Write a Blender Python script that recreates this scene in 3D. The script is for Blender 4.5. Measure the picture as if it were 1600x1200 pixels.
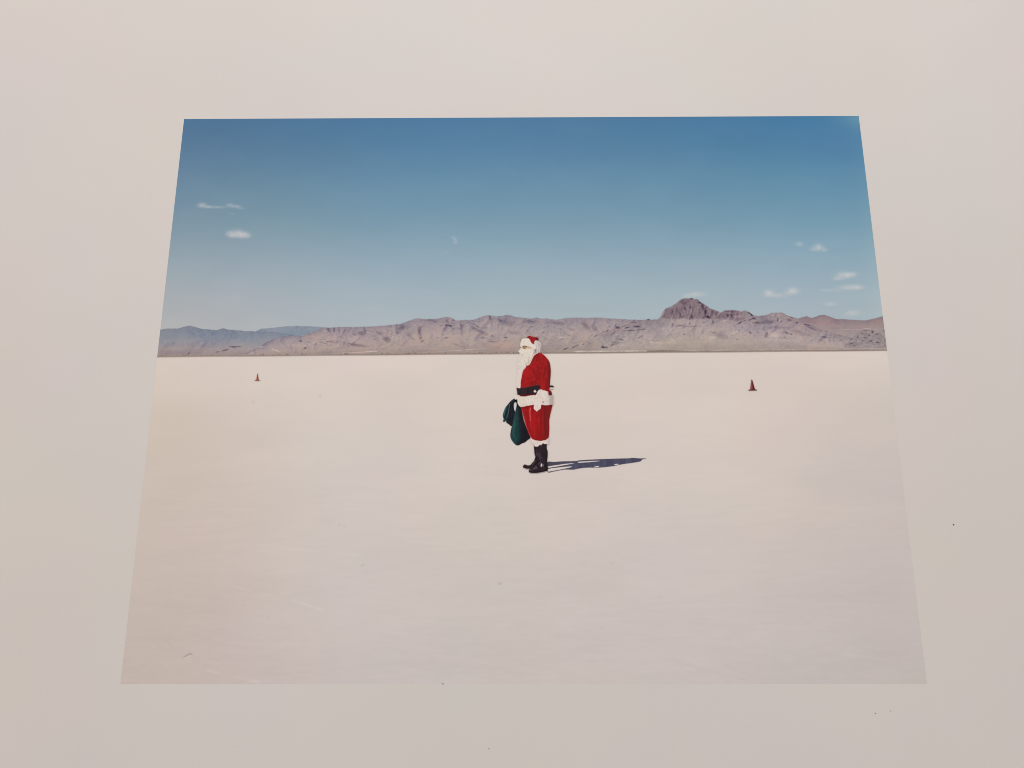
# A large photographic print with a wide white border, lying on a table and seen from a step back.
import bpy, math
import numpy as np
from mathutils import Vector, Matrix, Euler
from mathutils.geometry import delaunay_2d_cdt

scene = bpy.context.scene
for o in list(bpy.data.objects):
    bpy.data.objects.remove(o, do_unlink=True)

# ------------------------------------------------------------------ camera
TOP = 0.0004                                   # top of the paper sheet (the sheet is 0.4 mm thick)
CAM_LOC = (-0.00173, -0.18732, 0.61111 + TOP)
CAM_ROT = (0.28834, 0.00774, -0.00038)
FPX = 1467.17                                  # focal length in pixels of a 1600 px wide frame
cam = bpy.data.cameras.new('camera')
cam_o = bpy.data.objects.new('camera', cam)
scene.collection.objects.link(cam_o)
cam_o.location = CAM_LOC
cam_o.rotation_euler = CAM_ROT
cam.sensor_width = 36.0
cam.lens = 36.0 * FPX / 1600.0
cam.clip_start = 0.02
cam.clip_end = 50.0
scene.camera = cam_o
scene.render.resolution_x, scene.render.resolution_y = 1024, 768

# ------------------------------------------------------------------ light of the room
world = bpy.data.worlds.new('World')
scene.world = world
world.use_nodes = True
bg = world.node_tree.nodes['Background']
bg.inputs['Color'].default_value = (1.0, 0.885, 0.81, 1)
bg.inputs['Strength'].default_value = 0.475


def area(name, loc, target, size, size_y, power, col):
    l = bpy.data.lights.new(name, 'AREA')
    l.shape = 'RECTANGLE'
    l.size, l.size_y, l.energy, l.color = size, size_y, power, col
    o = bpy.data.objects.new(name, l)
    scene.collection.objects.link(o)
    o.location = loc
    o.rotation_euler = (Vector(target) - Vector(loc)).to_track_quat('-Z', 'Y').to_euler()
    return o


area('window_light', (0.04, 1.05, 0.95), (0.0, 0.20, 0.0), 0.7, 0.6, 2.8, (1.0, 0.995, 0.985))
area('high_fill', (0.0, 1.9, 2.1), (0.0, 0.0, 0.0), 1.4, 0.9, 22.0, (1.0, 0.965, 0.925))  # added high fill, unseen source, evens the brightness of the sheet
area('warm_fill', (-1.5, -0.5, 1.0), (-0.3, -0.1, 0.0), 0.5, 0.5, 1.5, (1.0, 0.62, 0.50))  # added unseen warm light that tints the left side

vs = scene.view_settings
vs.view_transform = 'Standard'
vs.look = 'None'
vs.exposure = 0.0
vs.gamma = 1.0
vs.use_curve_mapping = False
scene.cycles.filter_width = 0.9

# ------------------------------------------------------------------ pixels <-> the plane of the print
RM = np.array(Euler(CAM_ROT, 'XYZ').to_matrix())
CL = np.array(CAM_LOC)


def to_plane(px, py):
    """where the ray through a pixel of the 1600x1200 photograph meets the top of the sheet"""
    d = np.stack([(px - 800.0) / FPX, (600.0 - py) / FPX, -np.ones_like(px, dtype=float)], -1) @ RM.T
    t = (TOP - CL[2]) / d[..., 2]
    return CL[0] + d[..., 0] * t, CL[1] + d[..., 1] * t


def to_px(x, y):
    c = np.stack([x - CL[0], y - CL[1], np.full_like(x, TOP - CL[2])], -1) @ RM
    return 800 + FPX * c[..., 0] / -c[..., 2], 600 - FPX * c[..., 1] / -c[..., 2]


IW, IH = 0.5, 0.4                              # the printed picture, in metres
SW, SH = 0.864, 0.66                           # the sheet

# ------------------------------------------------------------------ noise
_rng = np.random.default_rng(7)
_tab = _rng.random((256, 256))


def vnoise(x, y):
    xi, yi = np.floor(x).astype(int), np.floor(y).astype(int)
    fx, fy = x - xi, y - yi
    fx = fx * fx * fx * (fx * (fx * 6 - 15) + 10)
    fy = fy * fy * fy * (fy * (fy * 6 - 15) + 10)
    a = _tab[xi % 256, yi % 256]; b = _tab[(xi + 1) % 256, yi % 256]
    c = _tab[xi % 256, (yi + 1) % 256]; d = _tab[(xi + 1) % 256, (yi + 1) % 256]
    return (a * (1 - fx) + b * fx) * (1 - fy) + (c * (1 - fx) + d * fx) * fy


def fbm(x, y, octv=4, gain=0.5):
    s, a, t = 0.0, 1.0, 0.0
    for i in range(octv):
        s = s + a * (vnoise(x * 2 ** i + 37.7 * i, y * 2 ** i + 11.3 * i) - 0.5)
        t += a
        a *= gain
    return s / t * 2                            # about -1..1


def C(*v):
    return np.array(v, float)


def mix(a, b, t):
    t = np.clip(t, 0, 1)[..., None]
    return a * (1 - t) + b * t


def ramp(t, stops):
    xs = [s[0] for s in stops]
    return np.stack([np.interp(t, xs, [s[1][k] for s in stops]) for k in range(3)], -1)


def sstep(a, b, x):
    t = np.clip((x - a) / (b - a), 0, 1)
    return t * t * (3 - 2 * t)


# ------------------------------------------------------------------ the printed picture: inks as functions of place
def horizon(x):
    return 558.0 - (x - 246.0) * 10.0 / 1144.0


def sky_ink(x, y):
    t = (y - 184.0) / (horizon(x) - 184.0)
    c = ramp(t, [(0, (68, 114, 150)), (0.12, (79, 122, 154)), (0.28, (99, 138, 162)), (0.45, (119, 152, 169)),
                 (0.6, (142, 166, 179)), (0.75, (160, 176, 184)), (0.9, (171, 182, 186)), (1, (176, 185, 187))])
    lx = sstep(700, 250, x)
    c = c + lx[..., None] * C(6, -3, -7)
    rx = sstep(900, 1300, x)
    c = c + (rx * (1 - np.clip(t, 0, 1)))[..., None] * C(-4, 2, 4)
    corner_sheen = np.exp(-(((x - 1345) / 38) ** 2 + ((y - 182) / 22) ** 2))
    c = c + corner_sheen[..., None] * C(26, 20, 8)  # glossy sheen on the print's top right, painted into the sky ink
    edge = np.exp(-((x - (1342 + (y - 181) * 0.1195)) / 14.0) ** 2)
    c = c + edge[..., None] * C(4, 3, 1)  # the sheen's faint glow down the right side, also put into the ink
    n = fbm(x / 60, y / 22, 3)
    return c + n[..., None] * C(2.2, 1.6, 1.6)


STREAKS = [  # faint lines in the salt: points, half width, change of tone
    ([(350, 912), (410, 928), (470, 942), (505, 954)], 1.2, 6), ([(372, 927), (430, 935)], 0.9, 5),
    ([(325, 1048), (365, 1056), (405, 1066)], 1.5, 7), ([(235, 985), (265, 1005), (272, 1018)], 0.8, -5),
    ([(255, 978), (300, 992), (345, 1005), (395, 1015)], 0.8, -4), ([(405, 850), (480, 860), (560, 868)], 1.2, 4),
    ([(640, 845), (720, 853), (790, 858)], 1.2, 4), ([(985, 746), (1035, 751)], 0.8, 5),
    ([(1040, 1027), (1110, 1050), (1180, 1066)], 1.1, -5), ([(1130, 1038), (1190, 1060)], 0.9, -4),
    ([(1290, 925), (1330, 938), (1390, 946)], 1.0, -4), ([(1300, 1018), (1360, 1028), (1410, 1032)], 1.0, 4),
    ([(1085, 962), (1140, 967), (1210, 982)], 1.0, 4), ([(880, 850), (930, 868), (960, 882)], 1.1, -4),
    ([(935, 853), (955, 878)], 0.8, -4), ([(520, 975), (640, 992), (700, 1001)], 1.2, 3), ([(820, 912), (880, 925)], 0.9, 3),
    ([(300, 812), (380, 814)], 1.0, 4), ([(320, 795), (400, 797)], 1.0, 4), ([(690, 738), (800, 742)], 0.9, -3)]
SPECKS = [(530, 820, 0.9, -45), (538, 821.5, 0.8, -45), (567, 883, 1.0, -45), (780, 912, 1.2, -55), (783, 911, 0.8, -40),
          (957, 881, 1.0, -45), (301, 828, .8, -25), (420, 965, 1.0, -30), (254, 826, 0.8, -25), (380, 945, 0.8, -25),
          (1031, 933, 1.0, -20), (305, 835, 0.9, -15), (516, 766, 1.1, -14), (500, 618, 2.0, -16), (396, 628, 2.2, -10),
          (1200, 920, .8, -14), (940, 980, .8, -16), (700, 905, .8, -14), (295, 989, .9, -22), (1280, 880, .8, -12)]
SCRATCH = [([(287, 1027), (292, 1024), (297, 1021), (301, 1023)], 0.7, -42), ([(290, 1027), (298, 1026)], 0.8, 12)]


def seg_dist(x, y, pts):
    d = np.full(x.shape, 1e9)
    for (ax, ay), (bx, by) in zip(pts[:-1], pts[1:]):
        vx, vy = bx - ax, by - ay
        t = np.clip(((x - ax) * vx + (y - ay) * vy) / (vx * vx + vy * vy + 1e-12), 0, 1)
        d = np.minimum(d, np.hypot(x - ax - t * vx, y - ay - t * vy))
    return d


def salt_ink(x, y, marks=True):
    t = (y - horizon(x)) / (1068.0 - horizon(x))
    c = ramp(t, [(0, (217, 204, 194)), (0.12, (215, 203, 193)), (0.35, (213, 202, 194)), (0.6, (210, 199, 192)),
                 (0.85, (207, 196, 190)), (1, (206, 195, 189))])
    left = sstep(560, 230, x) * sstep(-0.05, 0.25, t)
    c = c - left[..., None] * C(6, 9, 12)
    right = sstep(1080, 1440, x) * sstep(-0.05, 0.3, t)
    c = c - right[..., None] * C(7, 6.5, 6)
    n1 = fbm(x / 150, y / 40, 4)
    n2 = fbm(x / 34 + 9, y / 5 + 3 + x * 0.012, 3)
    n3 = fbm(x / 14 + 3, (y - x * 0.16) / 3.2, 2)
    c = c + n1[..., None] * C(3, 2.6, 2.4) + (n2 * sstep(0.0, 0.5, t))[..., None] * 1.6 + (n3 * sstep(0.4, 1.0, t))[..., None] * 1.8
    if marks:
        for pts, w, dv in STREAKS:
            d = seg_dist(x, y, pts)
            br = np.clip(0.55 + 0.9 * fbm(x / 13, y / 4, 2), 0, 1)
            c = c + (np.exp(-(d / w) ** 2) * dv * br * 1.25)[..., None]
        for sx, sy, r, dv in SPECKS:
            c = c + (np.exp(-(((x - sx) ** 2 + (y - sy) ** 2) / r ** 2)) * dv)[..., None]
        for pts, w, dv in SCRATCH:
            c = c + (np.exp(-(seg_dist(x, y, pts) / w) ** 2) * dv)[..., None]
    return c


# --- the mountains: skyline of each range, in pixels of the photograph
R_BLUE = [(240, 516.5), (247, 516), (262, 513.5), (278, 513.5), (287, 511), (295, 509), (305, 511), (315, 514), (338, 516),
          (349, 513), (358, 515.5), (375, 516.5), (385, 517.5), (400, 518), (430, 519.5), (470, 525), (520, 533), (560, 540)]
R_HAZE = [(396, 519.5), (408, 513.8), (420, 513), (438, 511), (450, 510), (465, 509.5), (480, 510), (503, 511), (512, 514),
          (530, 520), (560, 530)]
R_TAN = [(372, 556), (392, 549), (408, 540), (422, 532), (440, 526.5), (455, 524.5), (470, 526), (486, 521), (498, 515), (506, 511.5), (515, 512), (540, 511), (552, 511.5), (560, 511), (580, 510.5), (600, 509),
         (610, 508), (625, 506.5), (635, 503), (650, 497.5), (665, 499), (680, 498.5), (690, 497), (698, 495), (705, 496.5),
         (713, 501), (725, 500), (740, 500), (750, 496), (762, 492.5), (775, 494.5), (785, 493.5), (795, 492), (806, 495.5),
         (820, 497), (832, 498), (838, 496), (845, 498), (855, 498), (870, 500), (885, 497), (900, 496.5), (918, 497),
         (940, 496.5), (950, 497.5), (970, 498.5), (985, 499.5), (1000, 500), (1030, 502), (1060, 506)]
R_BUTTE = [(940, 524), (955, 516), (965, 511.5), (980, 507), (990, 503), (1005, 500), (1010, 499.5), (1013, 498.2), (1018, 500), (1028, 499), (1033, 494), (1036, 487), (1041, 482), (1048, 479),
           (1056, 474.5), (1062, 469), (1069, 466.5), (1075, 467), (1081, 465.5), (1085, 467.5), (1090, 467.5), (1096, 473),
           (1104, 478), (1108, 481), (1112, 483), (1120, 485.5), (1127, 489), (1132, 485), (1140, 484.5), (1150, 485),
           (1158, 487), (1164, 485), (1170, 487.5), (1177, 493), (1185, 494), (1195, 493), (1207, 489), (1222, 488.5),
           (1232, 494), (1245, 497.5), (1250, 499), (1262, 506), (1280, 514), (1300, 520), (1330, 528), (1370, 535)]
R_PINK = [(1225, 508), (1240, 501), (1252, 496), (1260, 494), (1268, 497), (1280, 493), (1288, 492), (1297, 495), (1305, 498.5),
          (1320, 499), (1335, 500), (1352, 501), (1365, 498), (1380, 494.5), (1395, 492)]
R_ROCK = [(1318, 541), (1326, 534), (1334, 526), (1343, 518), (1352, 514.5), (1362, 515.5), (1372, 520), (1380, 516), (1390, 512), (1396, 510)]
R_SHORE = [(240, 553.8), (420, 552.5), (520, 551.2), (620, 549.2), (800, 547.8), (900, 546.8), (1000, 544.8), (1200, 543.2), (1400, 541.5)]


def ridge(pts, x, rough=0.5):
    r = np.interp(x, [p[0] for p in pts], [p[1] for p in pts])
    return r - rough * fbm(x / 3.1, np.full_like(x, pts[0][0] * 0.37), 3)


# dark outcrops (x, y, half width, half height, slope, strength) and pale ones
DARK = [(365, 542, 7, 1.3, .02, .8), (374, 541.5, 4, 1, .1, .5), (352, 547, 6, 1.2, -.25, .7), (340, 550, 2.5, 1, -.2, .7), (295, 552, 2.6, 1.2, -1, .9),
        (291, 556, 3, 1, 0, .8), (252, 556.5, 8, 1, 0, .7), (470, 533, 2, 1.2, 0, .9), (477, 544, 3, 1.4, -.4, .8), (515, 534, 6, .8, .1, .6),
        (556, 539, 20, 2.6, .12, .45), (565, 521, 6, 4, .1, .5), (604, 530, 6, 4.5, .2, .65), (594, 521, 5, 3, .2, .4),
        (513, 515, 2, 5, 1.5, .4), (522, 516, 1.5, 5, 0, .45), (530, 517, 1.5, 5, .6, .45), (538, 517, 1.5, 6, -1.2, .4), (533, 527, 3, 3, .2, .3),
        (570, 516, 2, 5, 2, .4), (697, 508, 3, 1.4, .2, .9), (703, 509, 3, 1.6, .3, 1), (707, 513, 3, 1, .8, .5), (699, 502, 3, 4, .3, .5),
        (655, 519, 4, 9, .5, .45), (630, 512, 9, 4, -.3, .4), (640, 525, 5, 4, .5, .35), (657, 528, 2, 1.2, -.3, .8), (646, 530, 1.5, 1.2, 1, .6),
        (660, 533, 3, 1.5, -.3, .4), (622, 520, 3, 3, 0, .4), (675, 501, 12, 2, .15, .35), (697, 528, 4, .8, -.05, .8), (683, 528, 3, .7, .1, .6),
        (721, 512, 3, 10, .3, .4), (745, 509.5, 5, 1, .6, .8), (750, 518, 13, 3, .45, .45), (755, 528, 6, .8, .02, .7), (769, 525, 1.5, 1.4, 0, .7),
        (790, 527.3, 4, .7, 0, .8), (766, 496, 2, 3, .8, .5), (782, 501, 5, 2, .5, .5), (792, 504, 14, 6, .2, .35), (770, 534, 6, .8, 0, .5),
        (712, 538, 10, .8, .3, .35), (803, 520, 12, 3, .1, .3), (830, 503, 14, 3, .05, .4), (870, 505, 14, 3, .1, .35), (915, 509, 7, 6, .6, .4), (930, 514, 6, 5, .7, .35),
        (893, 515, 5, 2, .3, .35), (887, 523, 8, 1.2, .4, .35), (849, 519, 2.5, .9, -.4, .6), (965, 512, 4, 1.8, .2, 1), (962, 509, 1.5, 2, .9, .6),
        (980, 512, 5, 1.2, -.2, .8), (995, 511, 5, 1.4, -.05, .7), (990, 504, 5, 1.2, 0, .5), (931, 525, 3, 1, -.7, .8), (942, 519, 3, .9, -.5, .7),
        (949, 517, 3, 1.2, -.4, .8), (985, 516.5, 12, .7, 0, .6), (884, 545, 3.6, 1, -.5, 1), (897, 542, 4.5, 1, -.55, 1), (903, 539, 2, .7, -.4, .7), (911, 538, 2.5, .8, -.3, .8),
        (922, 537, 2, .6, -.3, .5), (942, 542.5, 3, 2, .1, 1), (947, 543, 4, 1.6, 0, .9), (956, 540, 3, 1, -.6, .7), (970, 530.5, 5, 1.2, .25, .7), (960, 537, 10, 3, -.2, .35),
        (1013, 499.3, 3.6, 1.6, 0, .8), (996, 510, 6, 1, 0, .6), (1003, 515, 8, .7, -.05, .6), (1000, 527, 5, 2, -.3, .4), (1040, 482.5, 2, 2, -.9, .8),
        (1050, 487, 2, 5, -.6, .4), (1058, 485, 2, 6, -.3, .35), (1067, 473, 5, 3, .3, .4), (1070, 482, 1.4, 3.6, .5, .8), (1078, 480, 1.2, 4, .1, .55), (1081, 495, 1.6, 3, .6, .8), (1063, 492, 2, 3, .4, .6),
        (1080, 467, 3, 1.3, 0, .7), (1093, 473, 3, 1.6, .5, .9), (1098, 480, 2.4, 5, .5, .75), (1102, 487, 2.4, 6, .5, .6), (1107, 495.5, 1.8, 2.2, 0, 1.15), (1104, 495, 3, 1.5, 0, .7), (1114, 503, 1.6, 2.8, -.3, .8),
        (1116, 489, 6, 3, .3, .3), (1137, 493, 2, 2.5, .4, .8), (1143, 492.5, 3, 2.5, .1, .6), (1140, 487, 8, 1.2, .1, .5), (1171, 489.5, 3.5, 1.6, .4, 1.1), (1175, 492, 2.4, 2, .3, 1.1), (1178, 497.8, 3.4, 1.4, .2, 1.1),
        (1172, 500, 3, 1.2, -.3, .7), (1156, 504.5, 3.5, 1.2, -.6, 1), (1163, 501.5, 3, 1, -.4, .8), (1051, 507, 1.5, 2.6, -.4, .6), (1062, 509, 6, 1.2, -.1, .6), (1078, 506, 2, 1.6, 0, .5), (1080, 510, 14, 1, 0, .4),
        (1100, 504, 2, 1, 0, .5), (1185, 505, 9, 2.5, .1, .4), (1182, 504, 2, 1, 0, .5), (1155, 516, 1.5, 1.4, 0, .6), (1172, 520, 2, 1.8, .5, .7), (1069, 522.5, 1.3, 1.2, 0, .7), (1115, 520, 4, 1, .5, .5),
        (1152, 530, 2, .8, 0, .7), (1003, 525, 1.4, 1.6, 0, .5), (1125, 524, 12, 5, .3, .25), (1215, 500, 1.5, 2.2, .4, .8), (1220.5, 502, 1.3, 1.3, 0, .8), (1236, 495, 4, 1.5, .6, .8), (1233, 500, 4, 2, .3, .5), (1245, 504.5, 2, 1.3, 0, .8),
        (1200, 503, 14, 3.5, .05, .4), (1258, 507, 2.4, 1.2, .3, 1), (1263, 508.5, 3, 1, .3, .6), (1198, 521, 2, 1.8, -.4, .8), (1197, 525, 4, 3, 0, .4), (1229, 520, 3.5, 1.8, .35, .8), (1236, 522, 2, 1.3, .1, .8),
        (1226, 527.5, 3, 1, 0, .6), (1289, 527, 5, 1.4, .1, .7), (1270, 514, 9, 1.2, .4, .5), (1215, 512, 20, 2.5, .02, .25), (1250, 520, 18, 4, .3, .25)]
ROCKD = [(1353, 516, 6, 1.2, -.1, .7), (1363, 519, 1.8, 2, -.5, 1), (1358, 524, 1.8, 1.4, 0, 1.1), (1340, 527, 2, 1, -.3, .9), (1347, 521, 2, 2, .4, .5), (1371, 535, 4, 1, .05, 1), (1361, 533, 3, 1.4, 0, .6),
         (1352, 528, 4, 1.2, 0, .6), (1330, 531, 3, 1, -.3, .6), (1331, 536.5, 3, .9, -.3, .8), (1327, 540, 2, .7, 0, .6), (1335, 540, 4, .6, 0, .6), (1371, 522, 4, .9, -.1, .7), (1373, 529, 3, .9, .1, .6), (1381, 515, 2, 2, -.4, .8), (1384, 530, 2, 1.5, 0, .6), (1348, 532, 4, .8, .1, .6)]
PALE = [(432, 548, 6, 1.1, .3, .9), (426, 546, 1.6, 2, 0, .6), (408, 542, 6, 1.2, .05, .7), (390, 545, 4, .8, -.1, .4), (555, 551, 36, .9, -.06, .8), (580, 549.6, 14, .8, -.06, .7), (720, 547.3, 34, .7, -.07, .8),
        (700, 553, 12, .6, 0, .9), (498, 546, 3, 1, -.3, .5), (692, 527, 2, 1.2, -.4, .6), (577, 553.6, 3, .8, 0, 1), (877, 527.2, 7, .6, 0, .8), (975, 512, 3, 1.6, -.5, .9), (940, 530, 2, 1.5, 0, .6),
        (1152, 494.5, 8, 2, .05, .7), (1132, 501.5, 5, 1, -.4, .7), (1213, 492, 9, 2.5, 0, .5), (1213, 498.5, 1.5, 1.5, 0, .8), (1218, 501, 1, 1.4, 0, .8), (1212, 524, 9, 4, -.1, .5), (1208, 531, 14, .9, 0, .5), (1113, 528, 6, 3, -.2, .35), (1040, 515, 18, 5, 0, .25),
        (1056, 532, 20, 5, -.1, .2), (1020, 535, 16, 1, .02, .4), (1146, 520, 8, 2, -.5, .3), (1290, 521, 9, 2, -.1, .4), (1355, 513.5, 6, 1, 0, .6), (1330, 515.3, 30, .6, 0, .5), (1320, 545.5, 1.6, 1, 0, 1.2), (1345, 544.8, 30, .6, 0, .5),
        (1193, 547.3, 3, .8, 0, 1.2), (1206, 547.2, 4, .7, 0, .9), (1217, 547.2, 3, .7, 0, .9), (1240, 546.8, 18, .5, 0, .5), (765, 512, 4, 6, -.3, .4), (650, 538, 20, 1.5, 0, .15)]


def blobs(x, y, lst):
    s = np.zeros(x.shape)
    for bx, by, w, h, sl, k in lst:
        m = (np.abs(x - bx) < 3 * w + 3 * h) & (np.abs(y - by) < 3 * h + 3 * w * abs(sl) + 2)
        if not m.any():
            continue
        dx, dy = x[m] - bx, y[m] - by
        if abs(sl) <= 1:
            u, v = dx / w, (dy - sl * dx) / h
        else:
            u, v = (dx - dy / sl * 0.6) / w, dy / h
        jit = .55 * fbm(x[m] / 2.1 + bx, y[m] / 1.5, 2)
        s[m] += k * np.clip(1.35 * np.exp(-(u * u + v * v) * 1.2) - .12 + jit * np.exp(-(u * u + v * v) * .5), 0, 1.1)
    return s


def relief(x, y, sx, sy, seed, eps=1.6):
    """light from the left falling on folded slopes: slope of a ridged height field"""
    def h(a, b):
        w = 0.5 * fbm(a / 31 + seed, b / 17 + seed, 2)
        n, amp = 0.0, 1.0
        for i in range(4):
            u = (a / sx + w) * 1.9 ** i + seed * 1.7 + (b / sy) * .35
            v = vnoise(u, (b / sy + w) * 1.9 ** i + seed)
            n = n + amp * (1 - np.abs(2 * v - 1)) ** 1.3
            amp *= 0.56
        return n
    return h(x + eps, y + .3) - h(x - eps, y - .3)


def range_ink(x, y, pts, tops, lit, shade, amp, sx, sy, seed, speck=1.0):
    r = ridge(pts, x)
    t = (y - r) / np.maximum(horizon(x) - r, 4)
    c = ramp(t, tops)
    steep = 1 - .72 * sstep(.5, .92, t)
    g = relief(x, y, sx, sy, seed) * amp * steep
    big = fbm(x / 24 + seed, y / 12, 3)
    k = np.clip(g + 0.3 * big, -1, 1)
    c = np.where((k > 0)[..., None], c + (lit - 165) * k[..., None] * 0.9, c + (shade - 165) * (-k)[..., None])
    c = c - (np.exp(-((y - r) / 1.2) ** 2) * 7)[..., None]
    sp = fbm(x / 3.4 + seed, y / 2.0 + seed, 3)
    where = np.clip(.25 + 1.3 * fbm(x / 26 + 3 * seed, y / 13, 2), 0, 1) * steep * speck
    c = c - (np.clip(sp - .2, 0, 1) * 62 * where)[..., None] * C(1, .98, .84) + (np.clip(-sp - .25, 0, 1) * 26 * where)[..., None]
    lay = fbm(x / 30 + seed, y / 1.6, 2) * sstep(.5, .9, t)
    return c + (fbm(x / 2.1 + seed, y / 1.6, 2) * 5.5 * (.4 + .6 * speck))[..., None] + (lay * 6)[..., None]


LIT, SHD = C(194, 176, 167), C(122, 120, 140)


def mountains(x, y, ranges=None):
    """everything between the sky and the salt"""
    c = sky_ink(x, y)

    def put(c, name, pts, col, soft=0.9):
        if ranges is not None and name not in ranges:
            return c
        lo, hi = pts[0][0], pts[-1][0]
        a = np.clip((y - ridge(pts, x)) / soft + 0.5, 0, 1) * ((x >= lo) & (x <= hi))
        return mix(c, col, a)
    c = put(c, 'haze', R_HAZE, range_ink(x, y, R_HAZE, [(0, (140, 148, 158)), (.25, (130, 142, 154)), (.6, (150, 148, 152)), (1, (160, 148, 146))], LIT, SHD, .22, 16, 12, 3.1, .15))
    c = put(c, 'blue', R_BLUE, range_ink(x, y, R_BLUE, [(0, (126, 134, 146)), (.25, (131, 139, 150)), (.5, (147, 146, 152)), (.72, (160, 149, 148)), (1, (154, 140, 136))], LIT, SHD, .26, 16, 12, 5.3, .35))
    c = put(c, 'pink', R_PINK, range_ink(x, y, R_PINK, [(0, (140, 125, 129)), (.2, (153, 137, 137)), (.5, (162, 148, 146)), (.8, (164, 150, 145)), (1, (156, 143, 135))], LIT, SHD, .2, 20, 10, 8.3, .3))
    c = put(c, 'tan', R_TAN, range_ink(x, y, R_TAN, [(0, (146, 136, 143)), (.18, (157, 145, 148)), (.45, (170, 155, 152)), (.75, (168, 152, 146)), (.92, (159, 143, 137)), (1, (146, 131, 124))], LIT, SHD, .62, 19, 15, 1.7))
    b = range_ink(x, y, R_BUTTE, [(0, (146, 132, 134)), (.15, (152, 140, 142)), (.45, (169, 155, 153)), (.75, (173, 159, 153)), (1, (160, 146, 139))], LIT, SHD, .52, 16, 10, 12.9)
    # the dark steep crag itself
    foot = 498.5 + 1.5 * fbm(x / 6, y * 0 + 4, 2) + 3.0 * sstep(1120, 1160, x) - 1.5 * sstep(1060, 1030, x)
    crag = sstep(1030, 1037, x) * sstep(1172, 1150, x) * np.clip((foot - y) / 2.5 + .5, 0, 1)
    cc = C(129, 110, 117) + (np.clip(relief(x, y, 9, 14, 21.3, 1.0), -1, 1) * 34)[..., None] * C(1, .95, .9) + (fbm(x / 2.4, y / 3, 3) * 13)[..., None]
    b = mix(b, cc, crag * .95)
    c = put(c, 'butte', R_BUTTE, b)
    rk = C(150, 137, 138) + (fbm(x / 3.2, y / 2.6, 3) * 22)[..., None]
    rk = rk - (blobs(x, y, ROCKD) * 55)[..., None] * C(1, 1.02, .95)
    c = put(c, 'rock', R_ROCK, rk, 2.5)
    # colour casts with a place of their own
    for (gx, gy, gw, gh, dc) in [(1285, 504, 26, 6, C(4, -4, -3)), (1370, 503, 14, 5, C(4, -2, -5)), (782, 540, 20, 7, C(9, -1, -4)), (487, 525, 10, 4, C(16, 3, -4)),
                                 (1075, 535, 60, 8, C(3, 2, -3)), (940, 532, 40, 10, C(-3, -1, -2)), (1180, 512, 40, 8, C(-6, -4, 2))]:
        c = c + np.exp(-(((x - gx) / gw) ** 2 + ((y - gy) / gh) ** 2))[..., None] * dc
    land = np.clip((y - np.minimum.reduce([ridge(p, x) + 900 * ((x < p[0][0]) | (x > p[-1][0])) for p in (R_BLUE, R_HAZE, R_TAN, R_BUTTE, R_PINK)])) + .5, 0, 1)
    if ranges is None or 'marks' in ranges:
        dk = np.clip(blobs(x, y, DARK), 0, 1.25) * land
        c = c - dk[..., None] * C(72, 70, 56)
        pl = np.clip(blobs(x, y, PALE), 0, 1.2) * land
        c = c + pl[..., None] * C(36, 34, 31)
        # the flat shore in front
        hz = horizon(x)
        sh = ramp((y - ridge(R_SHORE, x, .3)) / 6, [(0, (165, 149, 141)), (.5, (158, 143, 133)), (1, (138, 123, 116))])
        sh = sh + (fbm(x / 9, y / 1.2, 3) * 11)[..., None]
        c = mix(c, sh, np.clip((y - ridge(R_SHORE, x, .3)) / 2.5, 0, 1) * .85)
        pale = sstep(885, 905, x) * (.75 + .4 * fbm(x / 7, y * 0 + 2, 2)) * np.exp(-((y - (hz - 2.9)) / 1.15) ** 2) * np.where(x < 1010, 1, .45)
        c = mix(c, C(212, 196, 184), pale * .9)
        dots = (np.clip(fbm(x / 2.2, y * 0 + 9.1, 2) * 2.2 - .45, 0, 1)) * np.exp(-((y - (hz - 2.4)) / .9) ** 2)
        c = mix(c, C(112, 98, 92), dots * .6 * sstep(1010, 780, x) + dots * .4)
        d2 = sstep(1010, 1016, x) * sstep(1078, 1040, x) * np.exp(-((y - (hz - 2.6)) / .8) ** 2)
        c = mix(c, C(92, 78, 72), d2 * .8)
        rim = np.exp(-((y - (hz - .9)) / .9) ** 2)
        c = mix(c, C(136, 119, 112), rim * (.42 + .25 * fbm(x / 11, y * 0 + 6.6, 2)))
    a = np.clip((y - horizon(x)) / .8 + .5, 0, 1)
    return mix(c, salt_ink(x, y, False) + 3, a)


# ------------------------------------------------------------------ outlines of the figure, in pixels of the photograph
def Z(ox, oy, s, pts):
    return [(ox + a / s, oy + b / s) for a, b in pts]


def ZB(p): return Z(790, 515, 9.6, p)
def ZC(p): return Z(775, 615, 8.89, p)
def ZD(p): return Z(800, 520, 17.15, p)
def ZE(p): return Z(800, 590, 20.0, p)
def ZF(p): return Z(780, 615, 13.333, p)
def ZG(p): return Z(805, 680, 18.46, p)
def ZS(p): return Z(850, 700, 9.41, p)


def smooth(pts, n=4):
    """closed Catmull-Rom curve through the points"""
    P = np.array(pts, float)
    out = []
    N = len(P)
    for i in range(N):
        p0, p1, p2, p3 = P[i - 1], P[i], P[(i + 1) % N], P[(i + 2) % N]
        for k in range(n):
            t = k / n
            out.append(0.5 * ((2 * p1) + (-p0 + p2) * t + (2 * p0 - 5 * p1 + 4 * p2 - p3) * t * t + (-p0 + 3 * p1 - 3 * p2 + p3) * t ** 3))
    return np.array(out)


def inside(x, y, poly):
    r = np.zeros(x.shape, bool)
    j = len(poly) - 1
    for i in range(len(poly)):
        xi, yi = poly[i]; xj, yj = poly[j]
        if yi != yj:
            r ^= ((yi > y) != (yj > y)) & (x < (xj - xi) * (y - yi) / (yj - yi) + xi)
        j = i
    return r


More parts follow.
